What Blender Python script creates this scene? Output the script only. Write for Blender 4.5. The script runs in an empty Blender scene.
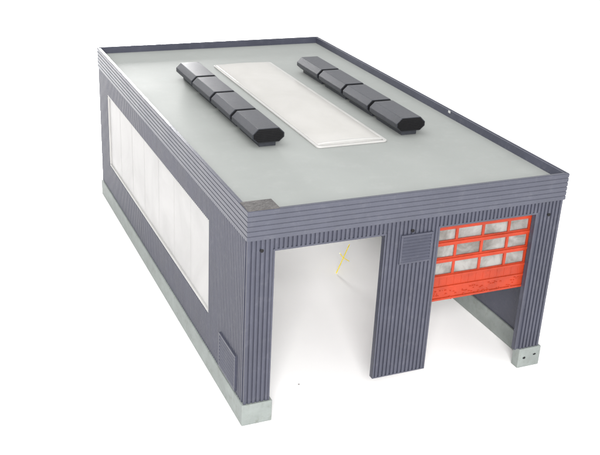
import bpy, bmesh, math, random
from mathutils import Vector, Matrix
random.seed(4)
S = bpy.context.scene
COL = bpy.context.collection
W, L, H = 1.30, 2.358, 0.846
PH = 0.088          # plinth height
FZ = 0.737          # underside of fascia
RZ = H - 0.034      # roof surface
OPZ = 0.690         # top of the openings
LX0, LX1 = 0.104, 0.525
RX0, RX1 = 0.752, 1.176
P = 0.0166
T = 0.018           # wall thickness

# ------------------------------------------------------------------ materials
def new_mat(name):
    m = bpy.data.materials.new(name); m.use_nodes = True
    nt = m.node_tree
    return m, nt, nt.nodes['Principled BSDF']

def plastic(name, col, rough=0.45, var=0.12, scale=9.0, bump=0.05, dust=None, dust_amt=0.25, bscale=160, spec=0.35, dscale=5):
    m, nt, b = new_mat(name)
    N, K = nt.nodes, nt.links
    b.inputs['Specular IOR Level'].default_value = spec
    tc = N.new('ShaderNodeTexCoord')
    n1 = N.new('ShaderNodeTexNoise'); n1.inputs['Scale'].default_value = scale
    n1.inputs['Detail'].default_value = 8; n1.inputs['Roughness'].default_value = 0.65
    K.new(tc.outputs['Object'], n1.inputs['Vector'])
    r = N.new('ShaderNodeValToRGB')
    r.color_ramp.elements[0].position = 0.3; r.color_ramp.elements[1].position = 0.7
    r.color_ramp.elements[0].color = [c*(1-var) for c in col]+[1]
    r.color_ramp.elements[1].color = [min(1, c*(1+var)) for c in col]+[1]
    K.new(n1.outputs['Fac'], r.inputs['Fac'])
    out = r.outputs['Color']
    if dust:
        n2 = N.new('ShaderNodeTexNoise'); n2.inputs['Scale'].default_value = scale*dscale
        n2.inputs['Detail'].default_value = 10; n2.inputs['Roughness'].default_value = 0.75
        K.new(tc.outputs['Object'], n2.inputs['Vector'])
        r2 = N.new('ShaderNodeValToRGB')
        r2.color_ramp.elements[0].position = 0.52; r2.color_ramp.elements[1].position = 0.78
        r2.color_ramp.elements[0].color = (0, 0, 0, 1)
        r2.color_ramp.elements[1].color = (dust_amt,)*3+(1,)
        K.new(n2.outputs['Fac'], r2.inputs['Fac'])
        mx = N.new('ShaderNodeMixRGB'); mx.inputs['Color2'].default_value = list(dust)+[1]
        K.new(r2.outputs['Color'], mx.inputs['Fac']); K.new(out, mx.inputs['Color1'])
        out = mx.outputs['Color']
    K.new(out, b.inputs['Base Color'])
    rr = N.new('ShaderNodeMapRange')
    rr.inputs['To Min'].default_value = rough-0.1; rr.inputs['To Max'].default_value = rough+0.12
    K.new(n1.outputs['Fac'], rr.inputs['Value']); K.new(rr.outputs['Result'], b.inputs['Roughness'])
    if bump:
        n3 = N.new('ShaderNodeTexNoise'); n3.inputs['Scale'].default_value = bscale; n3.inputs['Detail'].default_value = 3
        K.new(tc.outputs['Object'], n3.inputs['Vector'])
        bp = N.new('ShaderNodeBump'); bp.inputs['Strength'].default_value = bump; bp.inputs['Distance'].default_value = 0.01
        K.new(n3.outputs['Fac'], bp.inputs['Height']); K.new(bp.outputs['Normal'], b.inputs['Normal'])
    return m

def frosted(name, c0, c1, rough=0.35, scale=7.0, trans=0.5, p0=.35, p1=.65, bump=0.12, spec=0.35):
    m, nt, b = new_mat(name)
    N, K = nt.nodes, nt.links
    b.inputs['Specular IOR Level'].default_value = spec
    tc = N.new('ShaderNodeTexCoord')
    n1 = N.new('ShaderNodeTexNoise'); n1.inputs['Scale'].default_value = scale; n1.inputs['Detail'].default_value = 7
    n1.inputs['Roughness'].default_value = 0.6; n1.inputs['Distortion'].default_value = 0.6
    K.new(tc.outputs['Object'], n1.inputs['Vector'])
    r = N.new('ShaderNodeValToRGB')
    r.color_ramp.elements[0].position = p0; r.color_ramp.elements[1].position = p1
    r.color_ramp.elements[0].color = list(c0)+[1]; r.color_ramp.elements[1].color = list(c1)+[1]
    K.new(n1.outputs['Fac'], r.inputs['Fac'])
    K.new(r.outputs['Color'], b.inputs['Base Color'])
    b.inputs['Roughness'].default_value = rough
    tr = N.new('ShaderNodeBsdfTranslucent'); K.new(r.outputs['Color'], tr.inputs['Color'])
    mx = N.new('ShaderNodeMixShader'); mx.inputs['Fac'].default_value = trans
    K.new(b.outputs['BSDF'], mx.inputs[1]); K.new(tr.outputs['BSDF'], mx.inputs[2])
    K.new(mx.outputs['Shader'], nt.nodes['Material Output'].inputs['Surface'])
    bp = N.new('ShaderNodeBump'); bp.inputs['Strength'].default_value = bump; bp.inputs['Distance'].default_value = 0.02
    K.new(n1.outputs['Fac'], bp.inputs['Height']); K.new(bp.outputs['Normal'], b.inputs['Normal'])
    return m

M_wall = plastic('blue_grey_plastic', (0.046, 0.0485, 0.068), 0.38, 0.14, 5, 0.06, (0.20, 0.20, 0.215), 0.18, spec=.4)
M_fasc = plastic('fascia_plastic', (0.057, 0.060, 0.080), 0.36, 0.12, 5, 0.06, (0.20, 0.20, 0.21), 0.18, spec=.4)
M_vent = plastic('vent_plastic', (0.026, 0.028, 0.035), 0.40, 0.2, 8, 0.1, (0.14, 0.14, 0.15), 0.16, 260, spec=.42)
M_black = plastic('black_plastic', (0.007, 0.007, 0.008), 0.6, 0.2, 8, 0.1, (0.06, 0.06, 0.06), 0.12, 260, spec=.2)
M_roof = plastic('grey_roof_plastic', (0.243, 0.255, 0.245), 0.6, 0.055, 2.2, 0.03, (0.32, 0.325, 0.32), 0.30, spec=.18)
M_plin = plastic('pale_plinth_plastic', (0.195, 0.215, 0.205), 0.55, 0.16, 11, 0.08, (0.085, 0.085, 0.062), 0.6, dscale=2.6)
M_red = plastic('orange_red_plastic', (0.315, 0.030, 0.009), 0.36, 0.2, 10, 0.08, (0.18, 0.025, 0.010), 0.5, spec=.3)
M_hole_shade = plastic('hole_shade', (0.006, 0.006, 0.007), 0.8, 0.1)  # near-black colour painting the shade inside small holes
M_worn = plastic('worn_corner', (0.06, 0.056, 0.055), 0.6, 0.35, 30, 0.25, (0.22, 0.21, 0.195), 0.4, 90)
M_yel = plastic('yellow_plastic', (0.95, 0.76, 0.02), 0.4, 0.05)
M_chip = plastic('white_glue', (0.45, 0.45, 0.44), 0.5, 0.05)
M_win = frosted('frosted_window', (0.58, 0.575, 0.57), (0.68, 0.675, 0.67), 0.22, 3.2, 0.5, .3, .7, 0.03, .4)
M_sky = frosted('skylight_plastic', (0.65, 0.64, 0.615), (0.71, 0.70, 0.68), 0.2, 4, 0.5, .3, .7, 0.03, .5)
M_rim = frosted('clear_rim', (0.58, 0.575, 0.56), (0.64, 0.635, 0.62), 0.25, 12, 0.4, spec=.5)
M_pane = frosted('door_pane_plastic', (0.16, 0.145, 0.13), (0.37, 0.36, 0.345), 0.16, 11, 0.35, .34, .62, .25, .5)
M_table = plastic('white_surface', (0.93, 0.922, 0.918), 0.35, 0.012, 2.5, 0.0)
M_speck = plastic('grey_dust', (0.16, 0.15, 0.14), 0.8, 0.2)

# ------------------------------------------------------------------ mesh helpers
def box(bm, x0, x1, y0, y1, z0, z1):
    v = [bm.verts.new((x, y, z)) for z in (z0, z1) for y in (y0, y1) for x in (x0, x1)]
    for f in ((0,2,3,1),(4,5,7,6),(0,1,5,4),(2,6,7,3),(0,4,6,2),(1,3,7,5)):
        bm.faces.new([v[i] for i in f])

def hexa(bm, pts):
    v = [bm.verts.new(p) for p in pts]
    for f in ((0,3,2,1),(4,5,6,7),(0,1,5,4),(1,2,6,5),(2,3,7,6),(3,0,4,7)):
        bm.faces.new([v[i] for i in f])

def extrude_z(bm, pts, z0, z1):
    a = [bm.verts.new((x, y, z0)) for x, y in pts]; b = [bm.verts.new((x, y, z1)) for x, y in pts]
    bm.faces.new(a[::-1]); bm.faces.new(b)
    n = len(pts)
    for i in range(n):
        j = (i+1) % n; bm.faces.new((a[i], a[j], b[j], b[i]))

def extrude_y(bm, prof, y0, y1):
    a = [bm.verts.new((x, y0, z)) for x, z in prof]; b = [bm.verts.new((x, y1, z)) for x, z in prof]
    bm.faces.new(a); bm.faces.new(b[::-1])
    n = len(prof)
    for i in range(n):
        j = (i+1) % n; bm.faces.new((a[i], b[i], b[j], a[j]))

DEP = 0.0056
def ribs(bm, plane, a0, a1, b0, b1, base, sgn, depth=DEP, pitch=P, wb=0.0053, wt=0.0047):
    """flat raised ribs on a wall: plane 'y' -> a=x, b=z ; plane 'x' -> a=y, b=z"""
    k = math.floor(a0/pitch)-1
    while True:
        c = k*pitch+pitch/2; k += 1
        if c-wb < a0-1e-6: continue
        if c+wb > a1+1e-6: break
        lo, hi = base-sgn*0.001, base+sgn*depth
        jit = random.uniform(-.0003, .0003)
        def pt(s, t, n): return (s, n, t) if plane == 'y' else (n, s, t)
        t0, t1 = b0, b1
        hexa(bm, [pt(c-wb, t0, lo), pt(c+wb, t0, lo), pt(c+wb, t1, lo), pt(c-wb, t1, lo),
                  pt(c-wt+jit, t0, hi), pt(c+wt+jit, t0, hi), pt(c+wt+jit, t1, hi), pt(c-wt+jit, t1, hi)])

def disc(bm, c, r, depth, n=14):
    extrude_y(bm, [(c[0]+r*math.cos(2*math.pi*i/n), c[2]+r*math.sin(2*math.pi*i/n)) for i in range(n)], c[1], c[1]+depth)

def build(name, bm, mat, parent=None, bevel=0.0, seg=2, smooth=False):
    bmesh.ops.recalc_face_normals(bm, faces=bm.faces)
    me = bpy.data.meshes.new(name); bm.to_mesh(me); bm.free()
    me.materials.append(mat)
    if smooth:
        me.polygons.foreach_set('use_smooth', [True]*len(me.polygons))
        me.set_sharp_from_angle(angle=math.radians(35))
    o = bpy.data.objects.new(name, me); COL.objects.link(o)
    if parent: o.parent = parent
    if bevel:
        md = o.modifiers.new('bevel', 'BEVEL'); md.width = bevel; md.segments = seg
        md.limit_method = 'ANGLE'; md.angle_limit = math.radians(40)
    return o

# ------------------------------------------------------------------ table
bm = bmesh.new()
vs = [bm.verts.new(p) for p in ((-30, -30, 0), (30, -30, 0), (30, 30, 0), (-30, 30, 0))]
bm.faces.new(vs)
tb = build('table_surface', bm, M_table); tb['kind'] = 'structure'

# ------------------------------------------------------------------ the shed
shed = bpy.data.objects.new('engine_shed', None); COL.objects.link(shed)
shed['label'] = 'ribbed blue-grey model engine shed with flat pale roof and orange-red door'
shed['category'] = 'model building'

LIP = 0.009
def end_wall(name, yb, sgn):
    bm = bmesh.new()
    def bx(a0, a1, b0, b1, t):
        y0, y1 = sorted((yb, yb-sgn*t)); box(bm, a0, a1, y0, y1, b0, b1)
    for a0, a1, b0, b1 in [(0.008, LX0, PH, FZ), (LX1, RX0, PH, FZ), (RX1, W-0.008, PH, FZ), (LX0, LX1, OPZ, FZ), (RX0, RX1, OPZ, FZ)]:
        bx(a0, a1, b0, b1, T)
    bx(0.008, W-0.008, FZ, RZ-.0205, T)
    bx(0.008, W-0.008, RZ-.0205, H-0.002, LIP)
    e = 0.0065
    # plain edge strips round the openings
    def strip(a0, a1, b0, b1):
        y0, y1 = sorted((yb-sgn*.001, yb+sgn*(DEP-.0006))); box(bm, a0, a1, y0, y1, b0, b1)
    for xa, xb in ((LX0-e, LX0), (LX1, LX1+e), (RX0-e, RX0), (RX1, RX1+e)): strip(xa, xb, PH+.0005, OPZ)
    strip(LX0-e, LX1+e, OPZ, OPZ+e); strip(RX0-e, RX1+e, OPZ, OPZ+e)
    strip(LX1+e, RX0-e, PH+.0005, PH+.0050)
    for a0, a1, b0, b1 in [(0.002, LX0-e, PH+.001, OPZ), (LX1+e, RX0-e, PH+.0050, OPZ), (RX1+e, W-0.002, PH+.001, OPZ)]:
        ribs(bm, 'y', a0, a1, b0, b1, yb, sgn)
    ribs(bm, 'y', 0.002, W-.002, OPZ+e, FZ, yb, sgn)
    ribs(bm, 'y', 0.002, LX0-e, OPZ, OPZ+e, yb, sgn); ribs(bm, 'y', LX1+e, RX0-e, OPZ, OPZ+e, yb, sgn); ribs(bm, 'y', RX1+e, W-.002, OPZ, OPZ+e, yb, sgn)
    return build(name, bm, M_wall, shed)
fw_ = end_wall('front_wall', 0.008, -1)
bw_ = end_wall('rear_wall', L-0.008, 1)

WY0, WY1, WZ0, WZ1 = 0.414, 2.140, 0.246, 0.644
def side_wall(name, xb, sgn):
    bm = bmesh.new()
    ya, yb = 0.0081+T, L-0.0081-T
    def bx(a0, a1, b0, b1, t):
        x0, x1 = sorted((xb, xb-sgn*t)); box(bm, x0, x1, a0, a1, b0, b1)
    for a0, a1, b0, b1 in [(ya, WY0, PH, FZ), (WY1, yb, PH, FZ), (WY0, WY1, PH, WZ0), (WY0, WY1, WZ1, FZ)]: bx(a0, a1, b0, b1, T)
    bx(ya, yb, FZ, RZ-.0205, T)
    bx(0.0081+LIP, L-.0081-LIP, RZ-.0205, H-.002, LIP)
    for a0, a1, b0, b1 in [(0.006, WY0, PH+.001, FZ), (WY1, L-.006, PH+.001, FZ), (WY0, WY1, PH+.001, WZ0), (WY0, WY1, WZ1, FZ)]:
        ribs(bm, 'x', a0, a1, b0, b1, xb, sgn, depth=.0062, wb=.0050, wt=.0043)
    return build(name, bm, M_wall, shed)
side_wall('left_wall', 0.008, -1)
side_wall('right_wall', W-0.008, 1)

# fascia band round the top with fine horizontal grooves
bm = bmesh.new()
x0, x1, y0, y1 = 0.0022, W-0.0022, 0.0022, L-0.0022
th = 0.0053
box(bm, x0, x1, y0, y0+th, FZ, H); box(bm, x0, x1, y1-th, y1, FZ, H)
box(bm, x0, x0+th, y0+th, y1-th, FZ, H); box(bm, x1-th, x1, y0+th, y1-th, FZ, H)
NF = 6
hp = (H-FZ)/NF
for k in range(NF):
    c = FZ+hp*(k+.5); wb, wt = hp/2-.0013, hp/2-.0019
    e = 0.0020
    for pl in range(4):
        def q(s, d, n):
            if pl == 0: return ((x0-n) if d == 0 else (x1+n), y0-n, s)
            if pl == 1: return ((x0-n) if d == 0 else (x1+n), y1+n, s)
            if pl == 2: return (x0-n, (y0-n) if d == 0 else (y1+n), s)
            return (x1+n, (y0-n) if d == 0 else (y1+n), s)
        hexa(bm, [q(c-wb,0,-.001), q(c+wb,0,-.001), q(c+wb,1,-.001), q(c-wb,1,-.001),
                  q(c-wt,0,e), q(c+wt,0,e), q(c+wt,1,e), q(c-wt,1,e)])
fas = build('fascia', bm, M_fasc, shed)

# roof deck with the hole under the skylight
SX0, SX1, SY0, SY1 = 0.522, 0.845, 0.605, 1.955
bm = bmesh.new()
ed = 0.0085+LIP
a, b_, c_, d_ = ed, W-ed, ed, L-ed
zr0 = RZ-0.02
hx0, hx1, hy0, hy1 = SX0+.03, SX1-.03, SY0+.03, SY1-.03
box(bm, a, hx0, c_, d_, zr0, RZ); box(bm, hx1, b_, c_, d_, zr0, RZ)
box(bm, hx0, hx1, c_, hy0, zr0, RZ); box(bm, hx0, hx1, hy1, d_, zr0, RZ)
roof = build('roof', bm, M_roof, shed)
bm = bmesh.new(); box(bm, 0.003, 0.116, 0.003, 0.084, H-.012, H+0.0035)
build('corner_plate', bm, M_worn, shed, 0.003)
bm = bmesh.new(); extrude_y(bm, [(W-.0185, H-.012), (W-.0165, H-.016), (W-.0165, H-.003), (W-.018, H-.003)], 0.835, 0.852)
build('glue_mark', bm, M_chip, roof)

# skylight : low vaulted frosted panel in a flat flange
bm = bmesh.new()
prof = []
xa, xb = SX0+.014, SX1-.014
NS = 14
for i in range(NS+1):
    t = i/NS; s = math.sin(math.pi*t)
    prof.append((xa+(xb-xa)*t, RZ+0.008+0.0055*s**0.7))
prof = [(xa, RZ+.0006)]+prof+[(xb, RZ+.0006)]
extrude_y(bm, prof, SY0+.034, SY1-.014)
sky = build('skylight', bm, M_sky, shed, 0.002, 2, True); sky['label'] = 'long frosted skylight panel'
# moulded curved lip at the near end
bm = bmesh.new()
NL = 16
rows = []
for i in range(NL+1):
    t = i/NL; x = xa+(xb-xa)*t; s = math.sin(math.pi*t)
    zt = RZ+0.009+0.010*s**0.7
    yf = SY0+.030-0.014*s
    rows.append([bm.verts.new(p) for p in ((x, yf, RZ+.0006), (x, yf, zt-.003), (x, yf+.003, zt), (x, SY0+.033, zt), (x, SY0+.0338, RZ+.0006))])
for A, B in zip(rows[:-1], rows[1:]):
    for k in range(5):
        l = (k+1) % 5; bm.faces.new((A[k], B[k], B[l], A[l]))
bm.faces.new(rows[0]); bm.faces.new(rows[-1][::-1])
build('skylight_lip', bm, M_rim, sky, 0, 2, True)
def rrect(xa, xb, ya, yb, r, n=5):
    pts = []
    for cx, cy, a0 in ((xb-r, yb-r, 0), (xa+r, yb-r, 90), (xa+r, ya+r, 180), (xb-r, ya+r, 270)):
        for i in range(n+1):
            t = math.radians(a0+90*i/n); pts.append((cx+r*math.cos(t), cy+r*math.sin(t)))
    return pts
bm = bmesh.new()
o_ = rrect(SX0, SX1, SY0, SY1, .020); i_ = rrect(SX0+.0135, SX1-.0135, SY0+.0135, SY1-.0135, .006)
n = len(o_)
V = [[bm.verts.new((x, y, z)) for x, y in pp] for pp, z in ((o_, RZ+.0003), (o_, RZ+.007), (i_, RZ+.007), (i_, RZ+.0003))]
for k in range(4):
    A, B = V[k], V[(k+1) % 4]
    for i in range(n):
        j = (i+1) % n; bm.faces.new((A[i], A[j], B[j], B[i]))
build('skylight_rim', bm, M_rim, sky, 0.002, 2)

# roof vents : two rows of four
VL, VG = 0.254, 0.022
VW = 0.069
prof = [(-0.047, 0.019), (-VW, 0.038), (-VW, 0.056), (-0.045, 0.079), (0.045, 0.079), (VW, 0.056), (VW, 0.038), (0.047, 0.019)]
bm = bmesh.new(); extrude_y(bm, prof, 0, VL)
vent0 = build('roof_vent', bm, M_vent, shed, 0.0014, 1)
bm = bmesh.new(); box(bm, -0.036, 0.036, 0.010, VL-0.010, 0.0, 0.0195)
foot0 = build('vent_foot', bm, M_vent, vent0, 0.0012, 1)
bm = bmesh.new(); box(bm, -0.046, 0.046, VL-0.002, VL+VG+0.002, 0.020, 0.044)
conn0 = build('vent_coupling', bm, M_black, vent0, 0.0012, 1)
# end grille: thin dark plate with fine bars
bm = bmesh.new()
cz = 0.049
extrude_y(bm, [(x*.93, cz+(z-cz)*.92) for x, z in prof], -0.0010, 0.0005)
for i in range(7):
    z = 0.026+i*0.0072
    hw = (VW-.008) if 0.036 < z < 0.058 else (0.052 if z > 0.03 else 0.048)
    if z > 0.066: hw = 0.047
    box(bm, -hw, hw, -0.0036, -0.0005, z-.0017, z+.0017)
gri0 = build('vent_grille', bm, M_black, vent0)
first = True
for rx, ry in ((0.338, 0.680), (0.977, 0.660)):
    for k in range(4):
        if first:
            v = vent0; first = False
        else:
            v = vent0.copy(); COL.objects.link(v); v.parent = shed
            f = foot0.copy(); COL.objects.link(f); f.parent = v
            g = gri0.copy(); COL.objects.link(g); g.parent = v
            if k < 3:
                g = conn0.copy(); COL.objects.link(g); g.parent = v
        v.location = (rx+random.uniform(-.0012, .0012), ry+k*(VL+VG), RZ)
        v.rotation_euler = (random.uniform(-.003, .003), 0, random.uniform(-.005, .005))

# plinths with feet
def blot(bm, cx, cz, r, y):
    n = 12
    pts = []
    for i in range(n):
        rr = r*random.uniform(.6, 1.2); t = 2*math.pi*i/n
        pts.append((cx+rr*math.cos(t)*1.2, cz+rr*math.sin(t)*.8))
    extrude_y(bm, pts, y, y+.002)
for nm, s in (('left', 0), ('right', 1)):
    bm = bmesh.new()
    fx = 0.114 if not s else 0.102
    pts = [(-.004, -.003), (fx, -.003), (fx, .040), (.034, .040), (.034, L-.04), (fx, L-.04), (fx, L+.003), (-.004, L+.003)]
    if s: pts = [(W-x, y) for x, y in pts][::-1]
    extrude_z(bm, pts, 0.0, PH)
    pl = build('plinth', bm, M_plin, shed, 0.0025)
    if s:
        for cx, cz_, rr in ((1.226, 0.046, 0.0075), (1.276, 0.054, 0.0055)):
            bm = bmesh.new(); blot(bm, cx, cz_, rr, -0.0036); build('screw_hole_shade', bm, M_hole_shade, pl)  # dark blot on the foot, painting the shade of a screw hole

# dark discs on the front wall, painting the shade inside its peg holes
for x, z in ((0.056, 0.697), (0.637, 0.694), (1.236, 0.682)):
    bm = bmesh.new(); disc(bm, (x, 0.0018, z), 0.0068, 0.004); build('peg_hole_shade', bm, M_hole_shade, fw_)

# side windows
for mirror in (0, 1):
    def bx(bm, xa, xb, *r):
        if mirror: xa, xb = W-xb, W-xa
        box(bm, xa, xb, *r)
    fr = 0.010
    bm = bmesh.new()
    for a0, a1, b0, b1 in ((WY0, WY1, WZ0, WZ0+fr), (WY0, WY1, WZ1-fr, WZ1), (WY0, WY0+fr, WZ0+fr, WZ1-fr), (WY1-fr, WY1, WZ0+fr, WZ1-fr)):
        bx(bm, 0.0030, 0.024, a0+.0004, a1-.0004, b0+.0004, b1-.0004)
    win = build('window', bm, M_rim, shed, 0.002)
    win['label'] = 'long frosted window in the right wall' if mirror else 'long frosted window in the left wall'
    bm = bmesh.new(); bx(bm, 0.010, 0.014, WY0+fr, WY1-fr, WZ0+fr, WZ1-fr)
    build('pane', bm, M_win, win)
    for i in range(1, 7):
        bm = bmesh.new()
        y = WY0+(WY1-WY0)*i/7+random.uniform(-.01, .01); bx(bm, 0.0094, 0.0099, y-.0025, y+.0025, WZ0+fr, WZ1-fr)
        build('mullion', bm, M_win, win)

# louvres
def louvre(plane, a0, a1, b0, b1, ns, base):
    bm = bmesh.new(); f = 0.008
    def bb(u0, u1, v0, v1, n0, n1):
        if plane == 'y': box(bm, u0, u1, base+n0, base+n1, v0, v1)
        else: box(bm, base+n0, base+n1, u0, u1, v0, v1)
    bb(a0, a1, b0, b0+f, -.006, .004); bb(a0, a1, b1-f, b1, -.006, .004)
    bb(a0, a0+f, b0+f, b1-f, -.006, .004); bb(a1-f, a1, b0+f, b1-f, -.006, .004)
    fr_ = build('louvre', bm, M_wall, shed, 0.0012)
    bm = bmesh.new()
    h = (b1-b0-2*f)/ns
    for i in range(ns):
        z0 = b0+f+i*h
        def p(u, n, z): return (u, base+n, z) if plane == 'y' else (base+n, u, z)
        u0, u1 = a0+f, a1-f
        hexa(bm, [p(u0, -.0065, z0+h*.08), p(u1, -.0065, z0+h*.08), p(u1, .0006, z0+h*.08), p(u0, .0006, z0+h*.08),
                  p(u0, -.0045, z0+h*.38), p(u1, -.0045, z0+h*.38), p(u1, .0006, z0+h*.98), p(u0, .0006, z0+h*.98)])
    build('slats', bm, M_wall, fr_)
louvre('y', 0.590, 0.722, 0.566, 0.682, 8, 0.0018)
louvre('x', 0.080, 0.265, 0.100, 0.248, 9, 0.0012)

# orange-red door, half raised
DX0, DX1 = RX0-0.02, RX1+0.02
DY = 0.030
bm = bmesh.new()
cols = 4
cw = (DX1-DX0)/cols
zs = [(0.368, 0.478), (0.528, 0.550), (0.598, 0.620), (0.664, 0.730)]
for z0, z1 in zs: box(bm, DX0, DX1, DY, DY+0.016, z0, z1)
for i in range(cols+1):
    x = DX0+cw*i
    xa, xb = max(DX0, x-.0055), min(DX1, x+.0055)
    if i == 0: xb = DX0+.026
    if i == cols: xa = DX1-.026
    for (a0, a1), (b0, b1) in zip(zs[:-1], zs[1:]):
        box(bm, xa, xb, DY+.001, DY+0.015, a1, b0)
for z0, z1 in ((0.3690, 0.377), (0.420, 0.427), (0.465, 0.474), (0.534, 0.544), (0.604, 0.614)):
    box(bm, DX0+.001, DX1-.001, DY-.004, DY+.001, z0, z1)
x = DX0+.03
while x < DX1-.03:      # faint moulded studs on the lower strip
    box(bm, x-.0018, x+.0018, DY-.0008, DY+.001, 0.4275, 0.4645)
    x += 0.0325
for i in range(70):     # rough nibs left on the lower strip
    x = random.uniform(DX0+.03, DX1-.03); z = random.uniform(.366, .414); s_ = random.uniform(.0015, .0055)
    hexa(bm, [(x-s_, DY+.001, z), (x+s_*1.5, DY+.001, z-.001), (x+s_, DY+.001, z+s_), (x-s_, DY+.001, z+s_*1.2),
              (x-s_*.5, DY-.003, z+.001), (x+s_, DY-.005, z), (x+s_*.6, DY-.004, z+s_*.7), (x-s_*.5, DY-.003, z+s_*.8)])
door = build('roller_door', bm, M_red, shed, 0.0015); door['label'] = 'orange-red panel door, half raised'
for a1, b0 in ((0.478, 0.528), (0.550, 0.598), (0.620, 0.664)):
    for i in range(cols):
        xa, xb = DX0+cw*i+.0055, DX0+cw*(i+1)-.0055
        if i == 0: xa = DX0+.026
        if i == cols-1: xb = DX1-.026
        j = random.uniform(-.0015, .0015)
        bm = bmesh.new()
        hexa(bm, [(xa, DY+.006+j, a1), (xb, DY+.006-j, a1), (xb, DY+.006-j*2, b0), (xa, DY+.006+j*2, b0),
                  (xa, DY+.009+j, a1), (xb, DY+.009-j, a1), (xb, DY+.009-j*2, b0), (xa, DY+.009+j*2, b0)])
        build('door_pane', bm, M_pane, door)

# yellow offcut standing inside
def tube(bm, pts, r, n=8):
    pts = [Vector(p) for p in pts]; rings = []
    for i, p in enumerate(pts):
        d = (pts[min(i+1, len(pts)-1)]-pts[max(i-1, 0)]).normalized()
        u = d.cross(Vector((0.3, 1, 0.2))).normalized(); v = d.cross(u)
        rings.append([bm.verts.new(p+u*math.cos(2*math.pi*k/n)*r+v*math.sin(2*math.pi*k/n)*r) for k in range(n)])
    bm.faces.new(rings[0]); bm.faces.new(rings[-1][::-1])
    for A, B in zip(rings[:-1], rings[1:]):
        for i in range(n):
            j = (i+1) % n; bm.faces.new((A[i], B[i], B[j], A[j]))
bm = bmesh.new()
tube(bm, [(0.850, 1.010, 0.003), (0.893, 1.032, 0.068), (0.932, 1.05, 0.130)], 0.0026)
tube(bm, [(0.876, 1.037, 0.096), (0.894, 1.033, 0.070), (0.926, 1.03, 0.048)], 0.0020)
yo = build('plastic_offcut', bm, M_yel)
yo['label'] = 'thin yellow plastic offcut standing on the white surface inside the left opening'
yo['category'] = 'plastic piece'

# one tiny speck on the white surface
bm = bmesh.new()
bmesh.ops.create_icosphere(bm, subdivisions=1, radius=.003)
for v in bm.verts: v.co = Vector((v.co.x*random.uniform(.8, 1.6), v.co.y*random.uniform(.7, 1.2), v.co.z*.6+.0018))
o = build('dust_speck', bm, M_speck); o.location = (0.30, 0.18, 0)
o['label'] = 'tiny grey speck on the white surface inside the left opening'
o['category'] = 'speck'

# ------------------------------------------------------------------ camera
C = Vector((-0.99742, -2.64462, 2.05448)); yaw, pit, rol, f = 0.42218, -0.41801, 0.05047, 937.40876
fwd = Vector((math.sin(yaw)*math.cos(pit), math.cos(yaw)*math.cos(pit), math.sin(pit)))
r = Vector((math.cos(yaw), -math.sin(yaw), 0)); u = r.cross(fwd)
r2 = r*math.cos(rol)+u*math.sin(rol); u2 = u*math.cos(rol)-r*math.sin(rol)
cam = bpy.data.cameras.new('camera'); co = bpy.data.objects.new('camera', cam); COL.objects.link(co)
m = Matrix((r2, u2, -fwd)).transposed().to_4x4(); m.translation = C
co.matrix_world = m
cam.sensor_width = 36; cam.lens = f/600*36; cam.clip_start = 0.01; cam.clip_end = 200
S.camera = co

# ------------------------------------------------------------------ light
w = bpy.data.worlds.new('World'); S.world = w; w.use_nodes = True
bg = w.node_tree.nodes['Background']; bg.inputs['Color'].default_value = (0.985, 0.99, 1.0, 1); bg.inputs['Strength'].default_value = 1.15
def area(name, loc, target, size, power, col=(1, 1, 1)):
    ld = bpy.data.lights.new(name, 'AREA'); ld.shape = 'SQUARE'; ld.size = size; ld.energy = power; ld.color = col
    o = bpy.data.objects.new(name, ld); COL.objects.link(o); o.location = loc
    o.rotation_euler = (Vector(target)-Vector(loc)).to_track_quat('-Z', 'Y').to_euler()
    return o
area('softbox_top', (-1.0, 2.0, 6.0), (0.6, 1.2, 0), 5.0, 200, (1.0, 0.985, 0.965))
area('front_fill', (-1.9, -5.2, 3.2), (0.6, 0.8, 0.2), 2.4, 660, (1.0, 0.99, 0.98))  # added fill just above the camera, reaching the floor inside the openings
area('rear_interior_fill', (1.0, 6.5, 0.80), (0.7, 1.6, 0.1), 1.3, 650, (1.0, 0.99, 0.98))  # added low fill, aimed through the rear openings to brighten the interior
S.view_settings.view_transform = 'Standard'; S.view_settings.look = 'None'; S.view_settings.exposure = 0
